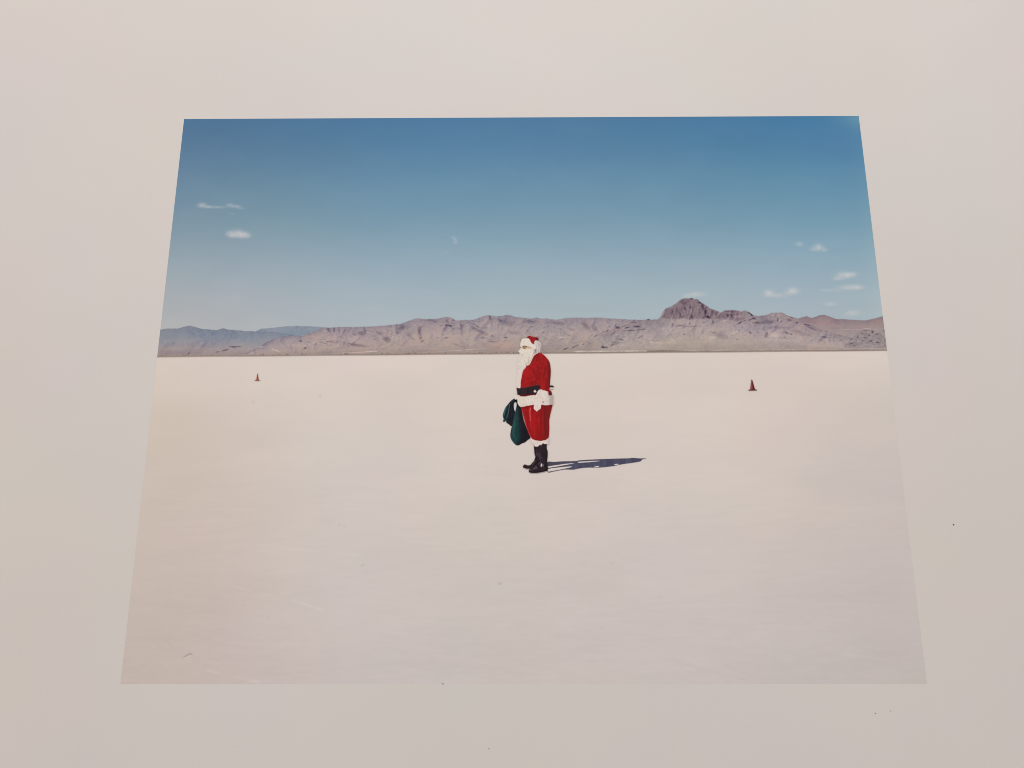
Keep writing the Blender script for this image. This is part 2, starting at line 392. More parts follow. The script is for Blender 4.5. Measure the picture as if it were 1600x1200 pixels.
def cover(x, y, poly, soft=0.9):
    """0..1 cover of a polygon with a soft edge"""
    a = np.zeros(x.shape)
    lo, hi = poly.min(0) - soft - 1, poly.max(0) + soft + 1
    m = (x > lo[0]) & (x < hi[0]) & (y > lo[1]) & (y < hi[1])
    if m.any():
        d = seg_dist(x[m], y[m], [tuple(p) for p in poly] + [tuple(poly[0])])
        d = np.where(inside(x[m], y[m], poly), d, -d)
        a[m] = np.clip(d / soft + 0.5, 0, 1)
    return a


def fuzz(poly, amp, f, seed):
    """fur: push the outline in and out by noise"""
    P = np.array(poly)
    q = []
    for i in range(len(P)):
        a, b = P[i], P[(i + 1) % len(P)]
        n = max(1, int(np.hypot(*(b - a)) / 0.5))
        for k in range(n):
            q.append(a + (b - a) * k / n)
    q = np.array(q)
    t = np.roll(q, -1, 0) - np.roll(q, 1, 0)
    nrm = np.stack([t[:, 1], -t[:, 0]], -1) / (np.hypot(t[:, 0], t[:, 1])[:, None] + 1e-9)
    return q + nrm * (fbm(q[:, 0] * f + seed, q[:, 1] * f - seed, 2) * amp)[:, None]


OUT = {}
OUT['hat'] = smooth(ZD([(395, 150), (425, 105), (470, 85), (530, 108), (600, 120), (650, 122), (690, 135), (712, 160), (708, 195), (680, 212), (640, 205), (605, 235), (590, 280), (575, 318), (545, 300), (505, 255), (478, 200), (440, 160)]))
OUT['hat_brim'] = fuzz(smooth(ZD([(245, 230), (265, 185), (310, 165), (380, 158), (440, 160), (482, 198), (508, 255), (545, 300), (600, 320), (640, 350), (652, 400), (635, 445), (600, 465), (560, 440), (520, 400), (470, 372), (400, 360), (330, 350), (280, 365), (245, 392), (225, 370), (225, 310)])), .35, .8, 3)
OUT['hair'] = fuzz(smooth(ZD([(605, 232), (650, 213), (720, 240), (770, 280), (792, 340), (785, 420), (802, 485), (790, 512), (755, 490), (740, 540), (705, 525), (690, 562), (660, 552), (620, 600), (600, 580), (600, 500), (640, 440), (650, 380), (600, 310)])), .4, .7, 5)
OUT['face'] = smooth(ZD([(258, 385), (330, 345), (400, 352), (470, 366), (525, 398), (540, 430), (450, 460), (340, 460), (262, 430)]))
OUT['beard'] = fuzz(smooth(ZD([(240, 400), (215, 440), (195, 470), (160, 505), (198, 540), (205, 600), (195, 680), (170, 760), (150, 850), (160, 930), (180, 1000), (200, 1070), (245, 1060), (300, 1005), (345, 970), (382, 910), (365, 850), (440, 872), (500, 805), (515, 750), (565, 660), (602, 580), (592, 490), (570, 450), (525, 425), (450, 452), (340, 450), (275, 432)])), .5, .6, 8)
OUT['front_trim'] = fuzz(smooth(ZB([(196, 590), (262, 596), (246, 680), (228, 780), (222, 872), (170, 876), (170, 780), (180, 700), (186, 640)])), .3, .6, 11)
OUT['coat'] = smooth(ZB([(265, 600), (300, 552), (345, 535), (385, 480), (425, 395), (470, 365), (515, 350), (565, 376), (620, 430), (655, 485), (672, 560), (677, 650), (668, 770), (662, 860), (657, 900), (686, 930), (693, 985), (640, 1000), (500, 1005), (220, 1010), (208, 975), (222, 870), (225, 800), (245, 680)]))
OUT['sleeve'] = smooth(ZB([(470, 470), (530, 430), (610, 430), (655, 485), (672, 560), (677, 650), (668, 770), (662, 860), (650, 915), (640, 928), (580, 915), (520, 900), (508, 850), (512, 760), (500, 690), (488, 610), (470, 540)]))
OUT['belt'] = smooth(ZB([(165, 874), (190, 880), (225, 882), (370, 856), (505, 835), (512, 890), (475, 958), (440, 962), (330, 972), (215, 982), (180, 980), (172, 930)]), 3)
OUT['coat_hem'] = fuzz(smooth(ZE([(165, 600), (240, 562), (280, 592), (400, 595), (520, 572), (640, 556), (760, 548), (950, 560), (1140, 560), (1230, 556), (1292, 545), (1302, 600), (1298, 720), (1300, 825), (1240, 850), (1180, 862), (1050, 872), (920, 858), (680, 862), (560, 875), (440, 900), (330, 920), (270, 920), (212, 882), (185, 800), (170, 700)])), .35, .7, 14)
OUT['cuff'] = fuzz(smooth(ZE([(755, 530), (800, 432), (870, 375), (960, 392), (1060, 420), (1115, 435), (1138, 490), (1140, 570), (1110, 650), (1092, 760), (1045, 835), (970, 850), (900, 830), (830, 740), (760, 720), (735, 620)])), .3, .7, 17)
OUT['glove'] = smooth(ZE([(700, 790), (688, 860), (678, 950), (692, 1000), (735, 1030), (762, 1062), (792, 1056), (832, 1015), (895, 975), (905, 900), (925, 850), (950, 780), (920, 700), (850, 680), (760, 700)]))
OUT['trousers'] = smooth(ZC([(352, 185), (440, 165), (540, 150), (640, 140), (776, 150), (776, 205), (756, 290), (741, 380), (742, 480), (736, 590), (720, 632), (680, 657), (620, 664), (560, 657), (500, 642), (484, 615), (440, 530), (410, 430), (385, 340), (365, 260)]))
OUT['trouser_cuff'] = fuzz(smooth(ZC([(484, 612), (510, 636), (560, 652), (620, 658), (690, 644), (735, 615), (747, 650), (740, 692), (702, 702), (668, 700), (650, 692), (630, 716), (602, 716), (582, 736), (540, 738), (524, 702), (500, 680), (492, 650)])), .4, .7, 20)
OUT['far_boot'] = smooth(ZG([(560, 690), (545, 735), (480, 810), (430, 862), (360, 872), (290, 848), (245, 860), (222, 920), (260, 950), (330, 972), (420, 968), (520, 930), (600, 860), (620, 760)]))
OUT['boot'] = smooth(ZG([(540, 290), (600, 270), (700, 240), (800, 215), (905, 225), (912, 380), (937, 470), (938, 600), (928, 700), (926, 790), (936, 830), (942, 1000), (935, 1032), (860, 1052), (700, 1086), (560, 1097), (440, 1090), (392, 1052), (405, 985), (450, 940), (520, 895), (570, 830), (605, 765), (562, 705), (578, 620), (556, 540), (546, 420)]))
OUT['sack_l'] = smooth(ZF([(318, 105), (250, 145), (190, 215), (130, 290), (95, 370), (74, 450), (90, 530), (78, 582), (115, 590), (142, 572), (152, 610), (200, 640), (252, 682), (278, 650), (300, 560), (325, 450), (332, 380), (308, 310), (308, 200), (345, 178), (372, 190), (375, 120), (345, 118)]))
OUT['sack'] = smooth(ZF([(355, 180), (400, 225), (445, 275), (470, 350), (503, 520), (562, 700), (622, 840), (648, 925), (590, 972), (540, 1016), (470, 1042), (420, 1072), (370, 1080), (330, 1057), (280, 1002), (240, 930), (231, 850), (250, 730), (275, 650), (310, 500), (330, 400), (345, 330), (362, 240)]))
OUT['far_glove'] = smooth(ZF([(318, 60), (350, 40), (385, 50), (385, 100), (350, 128), (322, 120)]))
OUT['cord'] = smooth(ZF([(312, 212), (338, 198), (362, 214), (352, 290), (326, 358), (312, 322)]))
OUT['shadow'] = smooth(ZS([(50, 210), (140, 205), (300, 195), (480, 190), (530, 180), (800, 165), (1100, 155), (1250, 150), (1310, 145), (1400, 151), (1508, 153), (1440, 172), (1425, 195), (1330, 215), (1150, 240), (1000, 270), (800, 290), (640, 290), (520, 302), (430, 320), (300, 318), (150, 345), (50, 355)]), 3)
GAPS = [smooth(ZS(g), 3) for g in ([(50, 274), (270, 240), (310, 234), (440, 224), (300, 252), (50, 292)], [(50, 310), (280, 280), (402, 272), (380, 286), (200, 322), (50, 347)],
        [(505, 204), (560, 199), (790, 188), (800, 194), (650, 208), (510, 216)], [(733, 281), (770, 268), (806, 268), (795, 279)], [(1033, 241), (1080, 234), (1096, 240), (1050, 249)])]
OUT['button'] = smooth(ZE([(675, 440), (690, 410), (718, 385), (745, 415), (762, 450), (735, 468), (700, 468)]))
OUT['buckle'] = smooth(ZG([(735, 900), (745, 830), (770, 822), (782, 850), (765, 905)]))
OUT['back_bell'] = smooth(ZB([(662, 845), (690, 840), (720, 850), (718, 880), (700, 892), (670, 885)]))

RED = C(151, 15, 19)


def figure(x, y):
    c = mountains(x, y) if (y < 570).any() else salt_ink(x, y)
    sel = (y > horizon(x) + 1)
    c = np.where(sel[..., None], salt_ink(x, y), c)

    def st(c, pts, w, col, a):
        d = seg_dist(x, y, pts)
        return mix(c, np.array(col, float), np.exp(-(d / w) ** 2) * a)

    def lay(c, name, col, soft=.9, parts=()):
        a = cover(x, y, OUT[name], soft)
        return mix(c, col, a)
    nz = fbm(x / 1.8, y / 2.1, 2) * 1.5 + fbm(x / 5 + 7, y / 9, 2) * 1.6
    nf = fbm(x / 2.3 + 5, y / 2.6, 3) * 1.5 - .12
    full = np.broadcast_to
    # cast shadow on the salt
    s = C(74, 74, 94) + (nz * 5)[..., None]
    s = mix(s, C(74, 70, 82), sstep(895, 862, x))
    a = cover(x, y, OUT['shadow'], 1.0)
    for g in GAPS:
        a = a * (1 - cover(x, y, g, 1.0) * .97)
    d = seg_dist(x, y, [tuple(p) for p in OUT['shadow']] + [tuple(OUT['shadow'][0])])
    s = mix(s, C(50, 42, 54), np.exp(-(d / 1.0) ** 2) * .55)
    c = mix(c, s, a)
    # sack
    t = (x - ZF([(75, 0)])[0][0]) / 19
    k = mix(full(C(18, 54, 55), c.shape), full(C(15, 19, 27), c.shape), sstep(.1, .55, t))
    k = k + (nz * 5)[..., None]
    k = st(k, ZF([(150, 300), (110, 380), (100, 440)]), 1.6, (66, 116, 108), .75)
    k = st(k, ZF([(290, 140), (230, 200), (170, 270)]), 1.2, (52, 88, 86), .6)
    k = st(k, ZF([(240, 180), (170, 300), (140, 400), (120, 500)]), 1.3, (10, 20, 30), .8)
    k = st(k, ZF([(215, 230), (200, 330), (180, 430), (160, 500)]), .8, (84, 104, 108), .8)
    k = st(k, ZF([(105, 530), (130, 560)]), 1.2, (34, 80, 80), .6)
    c = lay(c, 'sack_l', k)
    lx = np.interp(y, [630, 650, 690, 697], [805, 805, 799, 803])
    rx = np.interp(y, [630, 640, 660, 685, 697], [811, 814, 819, 828, 812])
    t = (x - lx) / np.maximum(rx - lx, 1)
    k = ramp(t, [(0, (30, 62, 62)), (.15, (21, 58, 57)), (.38, (18, 52, 53)), (.52, (20, 30, 38)), (.75, (21, 18, 26)), (1, (20, 15, 22))])
    k = k + (nz * 4)[..., None]
    k = st(k, ZF([(330, 600), (300, 760), (300, 880), (370, 970)]), .9, (52, 98, 94), .45)
    k = st(k, ZF([(260, 740), (250, 860), (290, 960)]), .7, (20, 48, 52), .6)
    k = st(k, ZF([(360, 190), (380, 260)]), 1.2, (14, 16, 18), .9)
    c = lay(c, 'sack', k)
    c = st(c, ZF([(300, 175), (350, 155), (368, 160)]), 1.6, (14, 16, 20), .95)
    c = lay(c, 'cord', full(C(206, 200, 196), c.shape))
    c = lay(c, 'far_glove', full(C(222, 210, 200), c.shape) + (nz * 5)[..., None])
    # boots
    k = C(38, 27, 32) + (nz * 6)[..., None]
    k = st(k, ZG([(570, 750), (540, 800), (490, 850)]), 1.0, (96, 84, 84), .6)
    k = st(k, ZG([(260, 880), (330, 880), (400, 890)]), .9, (62, 48, 42), .6)
    c = lay(c, 'far_boot', k)
    k = C(40, 29, 37) + (nz * 6)[..., None]
    k = mix(k, C(24, 15, 20), sstep(850, 857, x + nz * 2))
    k = st(k, ZG([(610, 540), (640, 560)]), 1.3, (92, 82, 84), .6)
    k = st(k, ZG([(620, 420), (640, 480)]), 1.0, (70, 56, 60), .5)
    k = st(k, ZG([(690, 520), (690, 640), (720, 690), (760, 650)]), 1.1, (74, 66, 78), .6)
    k = st(k, ZG([(590, 600), (640, 650), (600, 690)]), .8, (18, 10, 14), .8)
    k = st(k, ZG([(590, 905), (620, 950), (540, 965)]), 1.3, (104, 94, 100), .7)
    k = st(k, ZG([(670, 840), (700, 800), (740, 780)]), .8, (104, 94, 100), .6)
    k = st(k, ZG([(520, 900), (600, 820), (650, 760)]), .9, (18, 10, 16), .8)
    k = st(k, ZG([(425, 990), (450, 1020)]), .7, (120, 108, 112), .6)
    k = st(k, ZG([(410, 1060), (560, 1070), (700, 1060), (930, 1015)]), 1.0, (16, 9, 10), .9)
    k = st(k, ZG([(812, 850), (805, 910)]), .55, (150, 142, 148), .7)
    c = lay(c, 'boot', k)
    c = lay(c, 'buckle', full(C(212, 204, 208), c.shape), .7)
    # trousers
    k = full(RED, c.shape) + (nz * 10)[..., None] * C(1, .3, .3)
    k = mix(k, C(108, 20, 20), sstep(845, 852, x) * .9 * sstep(694, 680, y))
    k = mix(k, C(128, 16, 18), sstep(828, 846, x) * sstep(840, 853, x) * .5)
    k = st(k, ZC([(480, 200), (470, 270), (478, 380)]), .8, (222, 96, 100), .85)
    k = st(k, ZC([(478, 200), (465, 240)]), 1.2, (214, 74, 80), .8)
    k = st(k, ZC([(480, 380), (485, 460), (500, 560)]), 1.0, (186, 40, 46), .5)
    k = st(k, ZC([(625, 250), (622, 400), (630, 560)]), 1.0, (112, 10, 14), .7)
    k = st(k, ZC([(570, 250), (570, 420), (560, 560)]), 1.2, (138, 12, 16), .5)
    k = st(k, ZC([(680, 230), (670, 420), (690, 560)]), 1.4, (100, 18, 18), .6)
    k = st(k, ZC([(655, 260), (650, 440), (660, 580)]), .9, (152, 26, 26), .6)
    k = st(k, ZC([(520, 640), (620, 655), (710, 630)]), .9, (110, 8, 12), .6)
    k = st(k, ZC([(366, 240), (392, 350), (420, 450), (480, 600)]), .8, (170, 72, 74), .55)
    k = st(k, ZC([(400, 200), (440, 400)]), 1.6, (150, 16, 24), .5)
    k = st(k, ZC([(530, 280), (525, 420), (535, 560)]), 3.2, (170, 20, 24), .5)
    k = st(k, ZC([(420, 300), (445, 420), (500, 560)]), 1.5, (132, 12, 18), .5)
    k = st(k, ZC([(590, 540), (640, 590), (700, 600)]), 1.1, (118, 12, 16), .5)
    k = st(k, ZC([(500, 590), (560, 610), (620, 600)]), 1.1, (128, 12, 16), .45)
    k = st(k, ZC([(360, 200), (540, 175), (700, 175), (770, 180)]), 1.2, (110, 8, 12), .55)
    c = lay(c, 'trousers', k)
    k = full(C(223, 208, 198), c.shape) + (nf * 13)[..., None]
    k = mix(k, C(192, 178, 166), sstep(852, 859, x) * .8)
    c = lay(c, 'trouser_cuff', k, 1.1)
    # coat
    k = full(RED, c.shape) + (nz * 10)[..., None] * C(1, .3, .3)
    k = st(k, ZB([(250, 680), (228, 800), (225, 865)]), 1.2, (104, 10, 14), .6)
    k = st(k, ZB([(380, 490), (420, 410), (480, 370)]), 1.6, (96, 14, 18), .7)
    k = st(k, ZB([(400, 800), (470, 770), (505, 730)]), 1.0, (112, 10, 14), .8)
    k = st(k, ZB([(380, 830), (440, 815), (490, 800)]), .9, (116, 10, 14), .6)
    k = st(k, ZB([(300, 790), (380, 770)]), 1.6, (172, 22, 22), .5)
    k = st(k, ZB([(420, 560), (460, 580), (430, 700)]), 2.0, (168, 24, 26), .5)
    k = st(k, ZB([(225, 870), (370, 845), (505, 825)]), .9, (120, 40, 42), .6)
    k = st(k, ZB([(330, 640), (300, 740), (320, 820)]), 4.5, (174, 20, 24), .55)
    k = st(k, ZB([(430, 640), (470, 740)]), 1.8, (120, 10, 14), .55)
    k = st(k, ZB([(350, 560), (420, 620), (470, 640)]), 1.1, (126, 12, 16), .5)
    k = st(k, ZB([(270, 830), (340, 815), (400, 820)]), 1.0, (122, 10, 14), .5)
    k = mix(k, C(88, 10, 16), sstep(613, 615.5, y + (x - 820) * .03))
    c = lay(c, 'coat', k)
    k = full(C(150, 16, 19), c.shape) + (nz * 10)[..., None] * C(1, .3, .3)
    k = mix(k, C(100, 14, 17), sstep(853.5, 860, x + nz))
    k = st(k, ZB([(600, 570), (590, 640), (570, 700)]), 1.3, (104, 12, 14), .7)
    k = st(k, ZB([(480, 560), (490, 640), (506, 720), (510, 800), (515, 880)]), 1.3, (104, 10, 14), .7)
    k = st(k, ZB([(540, 740), (560, 830), (555, 890)]), 1.4, (170, 22, 24), .5)
    k = st(k, ZB([(620, 760), (612, 850), (620, 910)]), 1.4, (112, 12, 16), .6)
    k = st(k, ZB([(480, 500), (540, 470), (600, 500)]), 2.2, (166, 24, 26), .5)
    k = st(k, ZB([(520, 905), (640, 930)]), .8, (90, 8, 12), .7)
    c = mix(c, k, cover(x, y, OUT['sleeve'], 1.2) * np.maximum(sstep(553, 566, y), .0))
    k = full(C(221, 206, 196), c.shape) + (nf * 9)[..., None]
    k = st(k, ZB([(255, 620), (238, 700), (222, 800), (220, 865)]), .7, (232, 176, 168), .6)
    c = lay(c, 'front_trim', k, 1.8)
    k = C(36, 24, 31) + (nz * 5)[..., None]
    k = st(k, ZB([(290, 900), (310, 950)]), 1.4, (54, 38, 52), .6)
    k = st(k, ZB([(200, 882), (370, 862), (500, 842)]), .6, (70, 36, 42), .6)
    c = lay(c, 'belt', k)
    c = lay(c, 'button', full(C(224, 206, 198), c.shape), .8)
    k = mix(full(C(34, 24, 26), c.shape), full(C(206, 190, 182), c.shape), sstep(604.9, 605.9, y - (x - 862) * .1) * sstep(859, 860.5, x))
    c = lay(c, 'back_bell', k, .8)
    k = full(C(221, 207, 195), c.shape) + (nf * 14)[..., None]
    k = mix(k, C(178, 163, 155), sstep(855, 861, x + nf))
    k = mix(k, C(200, 188, 180), np.exp(-((y - 634) / 2.0) ** 2) * .4)
    k = st(k, ZE([(180, 640), (190, 760), (230, 880)]), 1.0, (236, 228, 214), .6)
    c = lay(c, 'coat_hem', k, 1.1)
    k = full(C(222, 208, 198), c.shape) + (nf * 14)[..., None]
    k = mix(k, C(196, 183, 177), sstep(852, 857, x + nf * 1.5) * .8)
    k = st(k, ZE([(860, 680), (850, 620), (780, 640)]), 1.6, (206, 193, 187), .5)
    c = lay(c, 'cuff', k, 1.1)
    k = full(C(230, 214, 204), c.shape) + (nf * 4)[..., None]
    k = st(k, ZE([(800, 880), (790, 1020)]), .5, (196, 172, 164), .7)
    k = st(k, ZE([(740, 870), (745, 1000)]), .45, (204, 184, 174), .6)
    k = st(k, ZE([(850, 860), (860, 970)]), .45, (206, 186, 176), .5)
    k = st(k, ZE([(860, 720), (900, 760), (920, 840)]), .7, (200, 186, 180), .6)
    c = lay(c, 'glove', k)
    c = st(c, ZE([(962, 765), (982, 772)]), .95, (92, 80, 76), .9)
    # head
    k = full(C(206, 194, 190), c.shape) + (nf * 14)[..., None]
    k = mix(k, C(170, 154, 154), sstep(842, 846, x + nf * 2) * .7)
    k = st(k, ZD([(690, 280), (740, 330), (760, 420), (775, 480)]), .6, (152, 138, 138), .6)
    k = st(k, ZD([(640, 440), (620, 520), (605, 580)]), .7, (84, 52, 52), .7)
    k = st(k, ZD([(670, 460), (665, 540)]), .5, (120, 92, 90), .7)
    k = st(k, ZD([(720, 440), (715, 520)]), .5, (140, 116, 114), .6)
    k = st(k, ZD([(770, 440), (795, 500)]), .5, (110, 98, 98), .7)
    c = lay(c, 'hair', k, 1.1)
    k = full(C(150, 18, 22), c.shape) + (nz * 6)[..., None] * C(1, .5, .5)
    k = mix(k, C(84, 12, 14), np.exp(-(((x - 839.5) / 2.2) ** 2 + ((y - 530.3) / 2) ** 2)))
    k = st(k, ZD([(405, 140), (440, 110), (470, 95)]), .9, (104, 14, 18), .8)
    k = st(k, ZD([(590, 190), (570, 260)]), .9, (170, 26, 30), .5)
    k = st(k, ZD([(510, 160), (520, 220), (545, 290)]), .8, (120, 14, 18), .5)
    c = lay(c, 'hat', k)
    k = full(C(219, 192, 166), c.shape) + (nf * 4)[..., None]
    k = st(k, ZD([(315, 410), (350, 412)]), 1.4, (112, 80, 58), .95)
    k = st(k, ZD([(295, 378), (340, 355), (385, 375)]), .8, (98, 64, 38), .95)
    k = st(k, ZD([(375, 370), (400, 385)]), .7, (104, 70, 44), .8)
    k = st(k, ZD([(430, 405), (442, 407)]), .7, (140, 112, 90), .75)
    k = st(k, ZD([(485, 408), (500, 410)]), .75, (128, 104, 90), .75)
    k = st(k, ZD([(430, 375), (480, 385)]), .8, (224, 184, 142), .6)
    c = lay(c, 'face', k, .8)
    k = full(C(224, 211, 198), c.shape) + (nf * 10)[..., None] + (fbm(x / 2.2 + y * .12, y / 5.5, 2) * 17)[..., None]
    k = mix(k, C(217, 204, 195) + (nf * 8)[..., None], sstep(548, 572, y - (x - 815) * .9) * .85)
    k = st(k, ZD([(590, 500), (560, 640), (500, 740), (440, 850)]), .9, (196, 164, 152), .7)
    k = st(k, ZD([(350, 830), (380, 880)]), .5, (150, 130, 118), .7)
    k = st(k, ZD([(470, 660), (440, 760), (430, 820)]), .5, (176, 156, 146), .6)
    k = st(k, ZD([(200, 940), (190, 990)]), .7, (196, 170, 158), .5)
    k = st(k, ZD([(280, 470), (340, 480), (430, 470)]), .8, (236, 224, 208), .6)
    k = st(k, ZD([(300, 950), (330, 975)]), .8, (236, 204, 194), .6)
    c = lay(c, 'beard', k, 2.2)
    k = full(C(227, 214, 201), c.shape) + (nf * 12)[..., None]
    k = mix(k, C(212, 196, 184), sstep(539.5, 542.5, y) * sstep(832, 824, x) * .5)
    k = st(k, ZD([(485, 200), (510, 255), (560, 305)]), .6, (238, 186, 172), .5)
    k = st(k, ZD([(560, 440), (600, 462), (640, 440)]), .7, (176, 158, 150), .7)
    c = lay(c, 'hat_brim', k, 1.0)
    return c


# ------------------------------------------------------------------ cones
def ZK(p): return Z(1140, 580, 20.0, p)
def ZL(p): return Z(370, 570, 22.857, p)


OUT['cone_near'] = np.array(ZK([(690, 250), (712, 290), (735, 370), (765, 480), (792, 572), (640, 572), (652, 440), (668, 300)]))
OUT['cone_near_base'] = np.array(ZK([(572, 590), (640, 570), (790, 568), (862, 586), (850, 606), (720, 612), (600, 610)]))
OUT['cone_far'] = np.array(ZL([(742, 314), (757, 340), (770, 440), (784, 548), (686, 548), (710, 440), (727, 350)]))
OUT['cone_far_base'] = np.array(ZL([(628, 562), (690, 542), (790, 542), (852, 562), (780, 573), (690, 573)]))


def cones(x, y):
    c = salt_ink(x, y)
    full = np.broadcast_to
    c = mix(c, full(C(60, 32, 30), c.shape), cover(x, y, OUT['cone_near_base'], .8))
    t = (x - np.interp(y, [592, 609], [1173.5, 1172])) / np.interp(y, [592, 609], [2, 7.5])
    k = ramp(t, [(0, (150, 76, 70)), (.4, (138, 62, 60)), (.65, (94, 30, 28)), (1, (72, 22, 20))])
    k = mix(k, C(96, 76, 64), sstep(597, 594.5, y))
    k = mix(k, C(128, 92, 80), np.exp(-((y - 597.2) / .7) ** 2) * sstep(1176, 1174, x) * .7)
    c = mix(c, k, cover(x, y, OUT['cone_near'], .8))
    c = mix(c, full(C(104, 60, 56), c.shape), cover(x, y, OUT['cone_far_base'], .8))
    t = (x - np.interp(y, [584, 594], [401.8, 400])) / np.interp(y, [584, 594], [1, 4.2])
    k = ramp(t, [(0, (206, 122, 96)), (.35, (188, 98, 74)), (.6, (136, 68, 50)), (1, (104, 46, 38))])
    k = mix(k, C(112, 84, 74), sstep(586.5, 584.5, y))
    return mix(c, k, cover(x, y, OUT['cone_far'], .8))


# ------------------------------------------------------------------ clouds and the moon
CLOUDS = [  # each cloud: centre, half size, its puffs (x, y, rx, ry, strength), ink
    [(315.5, 321, 7, 3.4, .55), (324, 323.5, 8, 2.2, .5), (340, 324, 14, 1.7, .4), (358, 321, 6, 2.6, .35), (368, 322.8, 8, 2.4, .45), (376, 325.5, 6, 1.5, .35), (363, 334, 4, 1.6, .16)],
    [(360, 367, 7, 4.6, .55), (372, 367, 12, 5.2, .85), (384, 368.5, 8, 4, .75)],
    [(1249, 382, 6.5, 3.4, .42)],
    [(1279, 387, 8, 4.6, .55), (1272, 390, 9, 3, .3), (1288, 391, 6, 2.6, .4)],
    [(1320, 431, 13, 4.6, .8), (1309, 435.5, 9, 2.6, .5), (1333, 429, 8, 3, .45)],
    [(1330, 450, 17, 3.6, .65), (1342, 449, 7, 3, .4), (1305, 453.5, 14, 2.4, .22), (1290, 454, 9, 2.2, .25)],
    [(1201, 459, 7.5, 4.6, .65), (1214, 462.5, 14, 3, .45), (1239, 455, 9, 4.4, .65), (1232, 459.5, 8, 2.6, .35)],
    [(1297, 476, 9, 2.8, .35)],
    [(1333, 489.5, 10, 3.6, .45), (1325, 492, 7, 2.6, .2)],
    [(1088, 460.5, 14, 3.2, .45), (1074, 463.5, 9, 3.0, .35)],
]


def cloud_ink(x, y):
    c = sky_ink(x, y)
    for puffs in CLOUDS:
        a = np.zeros(x.shape)
        for cx, cy, rx, ry, k in puffs:
            dy = (y - cy) / np.where(y > cy, ry * .85, ry * 1.15)
            d = ((x - cx) / rx * 1.12) ** 2 + dy ** 2
            a = 1 - (1 - a) * (1 - k * np.exp(-np.clip(d, 0, 40) ** 1.1 * .9))
        br = np.clip(.95 + .4 * fbm(x / 4.6, y / 4.2, 3), 0, 1.3)
        tone = np.clip((y - puffs[0][1]) / 9, -.5, .5)
        c = mix(c, C(211, 203, 200) - tone[..., None] * C(14, 16, 12), a * br * .88)
    moon = cover(x, y, MOON, 2.2) * .26
    c = mix(c, C(200, 198, 204), moon)
    return mix(c, C(195, 195, 200), np.exp(-(((x - 696) / 2.4) ** 2 + ((y - 394.5) / 1.5) ** 2)) * .2)


MOON = np.array(Z(600, 180, 4.0, [(418, 760), (436, 757), (452, 770), (460, 790), (456, 804), (444, 806), (432, 798), (436, 782), (430, 772)]))

# ------------------------------------------------------------------ materials
EXPO = C(0.79, 0.725, 0.67)                     # how bright a perfectly white sheet comes out in this room


def mat_new(name):
    m = bpy.data.materials.new(name)
    m.use_nodes = True
    nt = m.node_tree
    return m, nt, nt.nodes['Principled BSDF']


def noise(nt, scale, detail=2.0, rough=.5):
    tc = nt.nodes.new('ShaderNodeTexCoord')
    n = nt.nodes.new('ShaderNodeTexNoise')
    n.inputs['Scale'].default_value = scale
    n.inputs['Detail'].default_value = detail
    n.inputs['Roughness'].default_value = rough
    nt.links.new(tc.outputs['Object'], n.inputs['Vector'])
    return n


def rng(nt, src, lo, hi):
    r = nt.nodes.new('ShaderNodeMapRange')
    r.inputs['From Min'].default_value, r.inputs['From Max'].default_value = .25, .75
    r.inputs['To Min'].default_value, r.inputs['To Max'].default_value = lo, hi
    nt.links.new(src, r.inputs['Value'])
    return r.outputs['Result']


def tint(nt, scale, amt):
    n = noise(nt, scale, 3)
    r = nt.nodes.new('ShaderNodeVectorMath')
    r.operation = 'MULTIPLY_ADD'
    r.inputs[1].default_value = (2 * amt,) * 3
    r.inputs[2].default_value = (1 - amt,) * 3
    nt.links.new(n.outputs['Color'], r.inputs[0])
    return r.outputs[0]


def mult(nt, a, b):
    m = nt.nodes.new('ShaderNodeVectorMath')
    m.operation = 'MULTIPLY'
    nt.links.new(a, m.inputs[0])
    nt.links.new(b, m.inputs[1])
    return m.outputs[0]


# inks of the printed picture (flat print): colour attribute, fine grain, semi-matt coating
INK, nt, p = mat_new('print_ink')
at = nt.nodes.new('ShaderNodeAttribute')
at.attribute_name = 'ink'
g1 = rng(nt, noise(nt, 1900, 2).outputs['Fac'], .955, 1.045)
g2 = tint(nt, 9, .04)
nt.links.new(mult(nt, mult(nt, at.outputs['Color'], g1), g2), p.inputs['Base Color'])
p.inputs['Roughness'].default_value = .48
p.inputs['Specular IOR Level'].default_value = .12

PAPER, nt, p = mat_new('white_paper')
base = nt.nodes.new('ShaderNodeRGB')
base.outputs[0].default_value = (.79, .785, .78, 1)
g1 = rng(nt, noise(nt, 1500, 2).outputs['Fac'], .985, 1.015)
g2 = tint(nt, 6, .05)
nt.links.new(mult(nt, mult(nt, base.outputs[0], g1), g2), p.inputs['Base Color'])
p.inputs['Roughness'].default_value = .55
p.inputs['Specular IOR Level'].default_value = .12
bn = noise(nt, 900, 3)
bump = nt.nodes.new('ShaderNodeBump')
bump.inputs['Strength'].default_value = .04
bump.inputs['Distance'].default_value = .0002
nt.links.new(bn.outputs['Fac'], bump.inputs['Height'])
nt.links.new(bump.outputs['Normal'], p.inputs['Normal'])

SPECK, nt, p = mat_new('dust')
n = rng(nt, noise(nt, 4000, 2).outputs['Fac'], .6, 1.4)
base = nt.nodes.new('ShaderNodeRGB')
base.outputs[0].default_value = (.09, .075, .07, 1)
nt.links.new(mult(nt, base.outputs[0], n), p.inputs['Base Color'])
p.inputs['Roughness'].default_value = .9

TABLE, nt, p = mat_new('table_laminate')
base = nt.nodes.new('ShaderNodeRGB')
base.outputs[0].default_value = (.55, .52, .49, 1)
nt.links.new(mult(nt, base.outputs[0], rng(nt, noise(nt, 40, 4).outputs['Fac'], .94, 1.06)), p.inputs['Base Color'])
p.inputs['Roughness'].default_value = .5


